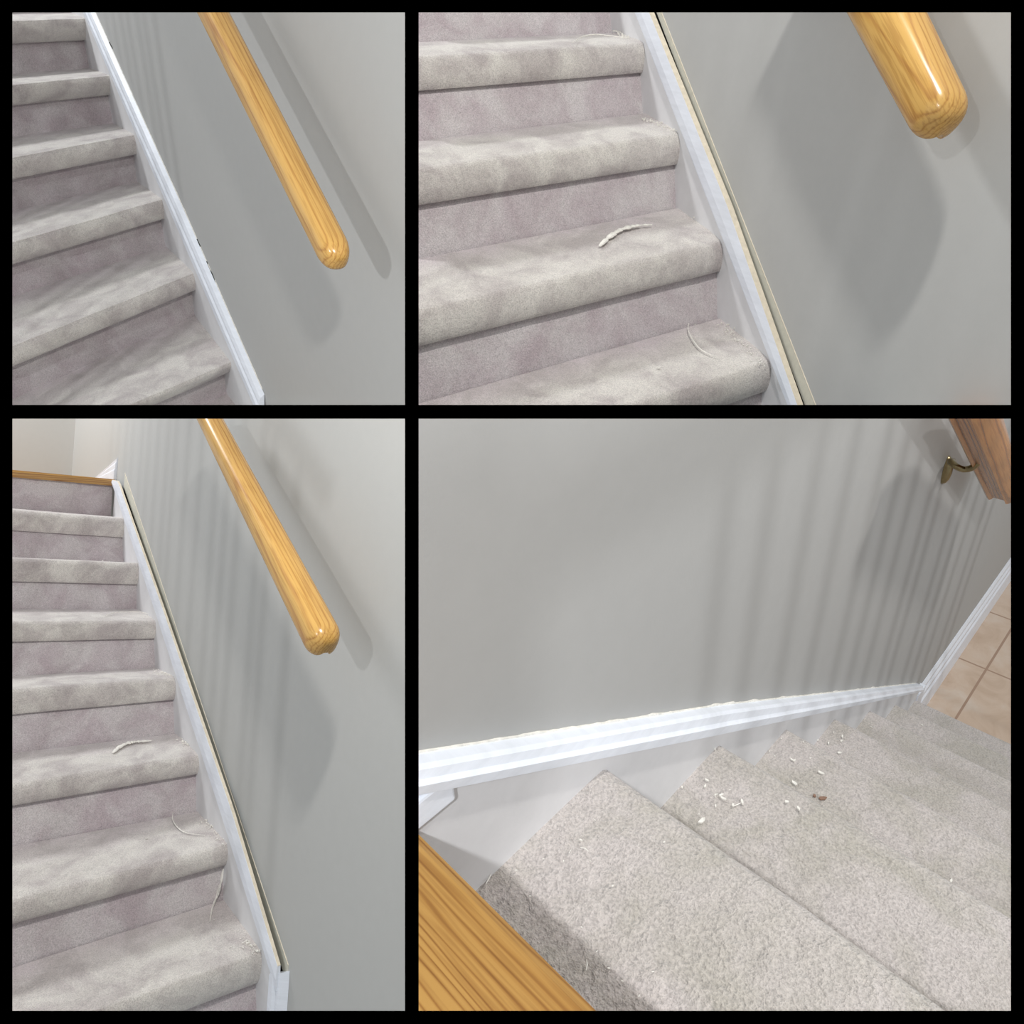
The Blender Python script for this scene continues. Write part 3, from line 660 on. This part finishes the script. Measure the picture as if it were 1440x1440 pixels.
# scraped paint dust in the corner between treads and skirt: nobody could count it
for si, l in DEB['dust'].items():
    i = int(si)
    for k, a, bb in l:
        rnd = random.Random(k * 5 + i); mb = MB()
        a = V(a); bb = V(bb)
        for q in range(70 if i == 2 else 46):
            t = rnd.random(); p = a.lerp(bb, t) + V((rnd.gauss(0, .006), rnd.gauss(0, .010), 0))
            p.y = abs(p.y) + .001; p.z = a.lerp(bb, t).z + .0045
            s = rnd.uniform(.0005, .0016) * (1.5 if rnd.random() < .12 else 1)
            mb.hexa([(p.x - s, p.y - s, p.z - s), (p.x + s, p.y - s, p.z - s), (p.x + s, p.y + s * .6, p.z - s), (p.x - s, p.y + s, p.z - s),
                     (p.x - s, p.y - s, p.z + s), (p.x + s * .7, p.y - s, p.z + s), (p.x + s, p.y + s, p.z + s), (p.x - s, p.y + s, p.z + s * .8)])
        tag(obj(i, 'paint_dust', mb, CHIP, None, base=tuple(a)), 'scraped white dust by the skirt on tread %s, %s picture' % ({5: 'highest', 4: 'second highest', 3: 'middle', 2: 'lower', 1: 'lowest'}[k], VIEW[i]), 'dust', None, 'stuff')

# ---------------------------------------------------------------- black surround with its four openings
SETS[0] = bpy.data.collections.new('surround'); COL.children.link(SETS[0])
def camspace(px, py, d):
    return EYE + M4.transposed() @ V(((px - 720) / 1000. * d, (py - 720) / 1000. * d, d))
mb = MB()
F0, F1 = .300, .308
def bar(x0, x1, y0, y1, ):
    mb.hexa([camspace(x0, y0, F0), camspace(x1, y0, F0), camspace(x1, y1, F0), camspace(x0, y1, F0),
             camspace(x0, y0, F1), camspace(x1, y0, F1), camspace(x1, y1, F1), camspace(x0, y1, F1)])
a0, a1, b0, b1 = 17.5, 569.5, 588.8, 1421.5
bar(-20, a0, -20, 1460); bar(b1, 1460, -20, 1460); bar(a0, b1, -20, a0); bar(a0, b1, b1, 1460)
bar(a1, b0, a0, b1); bar(a0, a1, a1, b0); bar(b0, b1, a1, b0)
me = bpy.data.meshes.new('wall_front'); me.from_pydata([tuple(V(v) - EYE) for v in mb.v], [], mb.f); me.materials.append(BLACK)
fo = bpy.data.objects.new('wall_front', me); fo.location = EYE; SETS[0].objects.link(fo)
tag(fo, 'thin black surround dividing the four stair pictures', 'surround', None, 'structure')

# ---------------------------------------------------------------- light
w = bpy.data.worlds.new('hall'); sc.world = w; w.use_nodes = True
w.node_tree.nodes['Background'].inputs[0].default_value = (.95, .985, 1.0, 1); w.node_tree.nodes['Background'].inputs[1].default_value = .46
def lamp(i, pos, power, rad, col):
    l = bpy.data.lights.new('ceiling_lamp', 'POINT'); l.energy = power; l.shadow_soft_size = rad; l.color = col
    o = bpy.data.objects.new('ceiling_lamp', l); COL.objects.link(o); o.location = FR[i] @ V(pos)
    o.light_linking.receiver_collection = SETS[i]; o.light_linking.blocker_collection = SETS[i]
    M, T = cam_from(i); X = M @ V(pos) + T
    if X.z > 0: print('lamp', i, pos, 'px', 720 + 1000 * X.x / X.z, 720 + 1000 * X.y / X.z)
    return o
def balustrade(i, x0, x1, y, slope, z0, h, label, sp=.105, rx=.017):
    root = empty(i, 'balustrade', ((x0 + x1) / 2, y, z0)); tag(root, label, 'balustrade')
    n = int((x1 - x0) / sp)
    for k in range(n + 1):
        x = x0 + k * sp + (noise.noise(V((k * 1.7, i, 3))) * .45 * sp); mb = MB(); z = z0 + slope * x
        mb.tube([(x, y, z), (x, y, z + .12), (x, y, z + .14), (x, y, z + h - .25), (x, y, z + h)], [rx, rx, rx * .75, rx, rx * .7], 8)
        obj(i, 'baluster', mb, TRIM, root, clip=False)
    mb = MB(); mb.tube([(x0 - .15, y, z0 + slope * (x0 - .15) + h), (x1 + .15, y, z0 + slope * (x1 + .15) + h)], .032, 12)
    obj(i, 'rail', mb, OAKR, root, clip=False)
    mx = 0
    M, T = cam_from(i)
    for o in root.children:
        for v in o.data.vertices:
            p = FR[i].inverted() @ (o.matrix_basis @ v.co if False else (root.matrix_world @ o.matrix_basis @ v.co)); X = M @ p + T
            if X.z > 0:
                px, py = 720 + 1000 * X.x / X.z, 720 + 1000 * X.y / X.z
                if -5 < px < 1445 and -5 < py < 1445: mx += 1
    print('balustrade', i, 'verts in view', mx)
WA = (1., .97, .93); WC = (.97, .98, 1.)
# open side of each stair: a guard of turned balusters, outside the picture, whose soft stripes fall on the wall
balustrade(1, -.35, 1.7, 1.35, .50, .65, 1.5, 'white baluster guard on the open side of the top-left staircase')
balustrade(2, -.9, .5, 1.75, .0, .45, 1.3, 'white baluster guard on the open side of the top-right staircase', .07, .012)
balustrade(3, -.25, 1.5, 1.35, .61, .65, 1.5, 'white baluster guard on the open side of the bottom-left staircase')
balustrade(4, .1, 1.5, 1.1, .68, .05, 1.5, 'white baluster guard on the open side of the bottom-right staircase')
mb = MB(); mb.tube([(.7, 1.6, 2.14), (1.67, 1.6, 2.19), (1.9, 1.6, 2.20)], .046, 12)
g_ = empty(4, 'guard_rail', (1.67, 1.6, 1.5)); tag(g_, 'level oak guard rail of the upper hall with an added square shade block', 'guard rail')
obj(4, 'rail', mb, OAKR, g_, clip=False)
mb = MB(); mb.box(1.60, 1.74, 1.56, 1.64, 1.96, 2.26); obj(4, 'shade_block', mb, TRIM, g_, clip=False)  # unseen block added to cast a soft dark lobe on the wall
# light over the upper landing (throws each nosing's shade on the tread below), hall light over the foot of the stairs, light across the hall
lamp(1, (3.2, 1.3, 3.2), 215, .3, WC); lamp(1, (-2.25, .55, 1.95), 86, .04, WA); lamp(1, (-3.2, 4.6, 2.6), 270, .09, WC)
lamp(2, (3.2, 2.2, 3.2), 230, .18, WC); lamp(2, (.07, .61, 2.6), 95, .06, WA); lamp(2, (-1.8, 4.6, 2.6), 180, .09, WC)
lamp(3, (3.0, 1.3, 3.3), 215, .3, WC); lamp(3, (-1.05, .60, 2.6), 108, .06, WA); lamp(3, (-1.8, 5., 3.0), 180, .09, WC)
lamp(4, (3.3, 1.0, 3.3), 165, .05, WC); lamp(4, (.75, .55, 2.9), 70, .06, WA); lamp(4, (.6, 5., 3.2), 190, .10, WC)


# ---------------------------------------------------------------- camera
cd = bpy.data.cameras.new('camera'); cam = bpy.data.objects.new('camera', cd); COL.objects.link(cam)
cd.sensor_width = 36; cd.lens = 25.0; cd.clip_start = .01; cd.clip_end = 100
Rc = Matrix((V(M4[0]), -V(M4[1]), -V(M4[2]))).transposed()
cam.matrix_world = Matrix.Translation(EYE) @ Rc.to_4x4()
sc.camera = cam
vs = sc.view_settings; sc.display_settings.display_device = 'sRGB'
vs.view_transform = 'Standard'; vs.look = 'None'; vs.exposure = 0.0; vs.gamma = 1; vs.use_curve_mapping = False
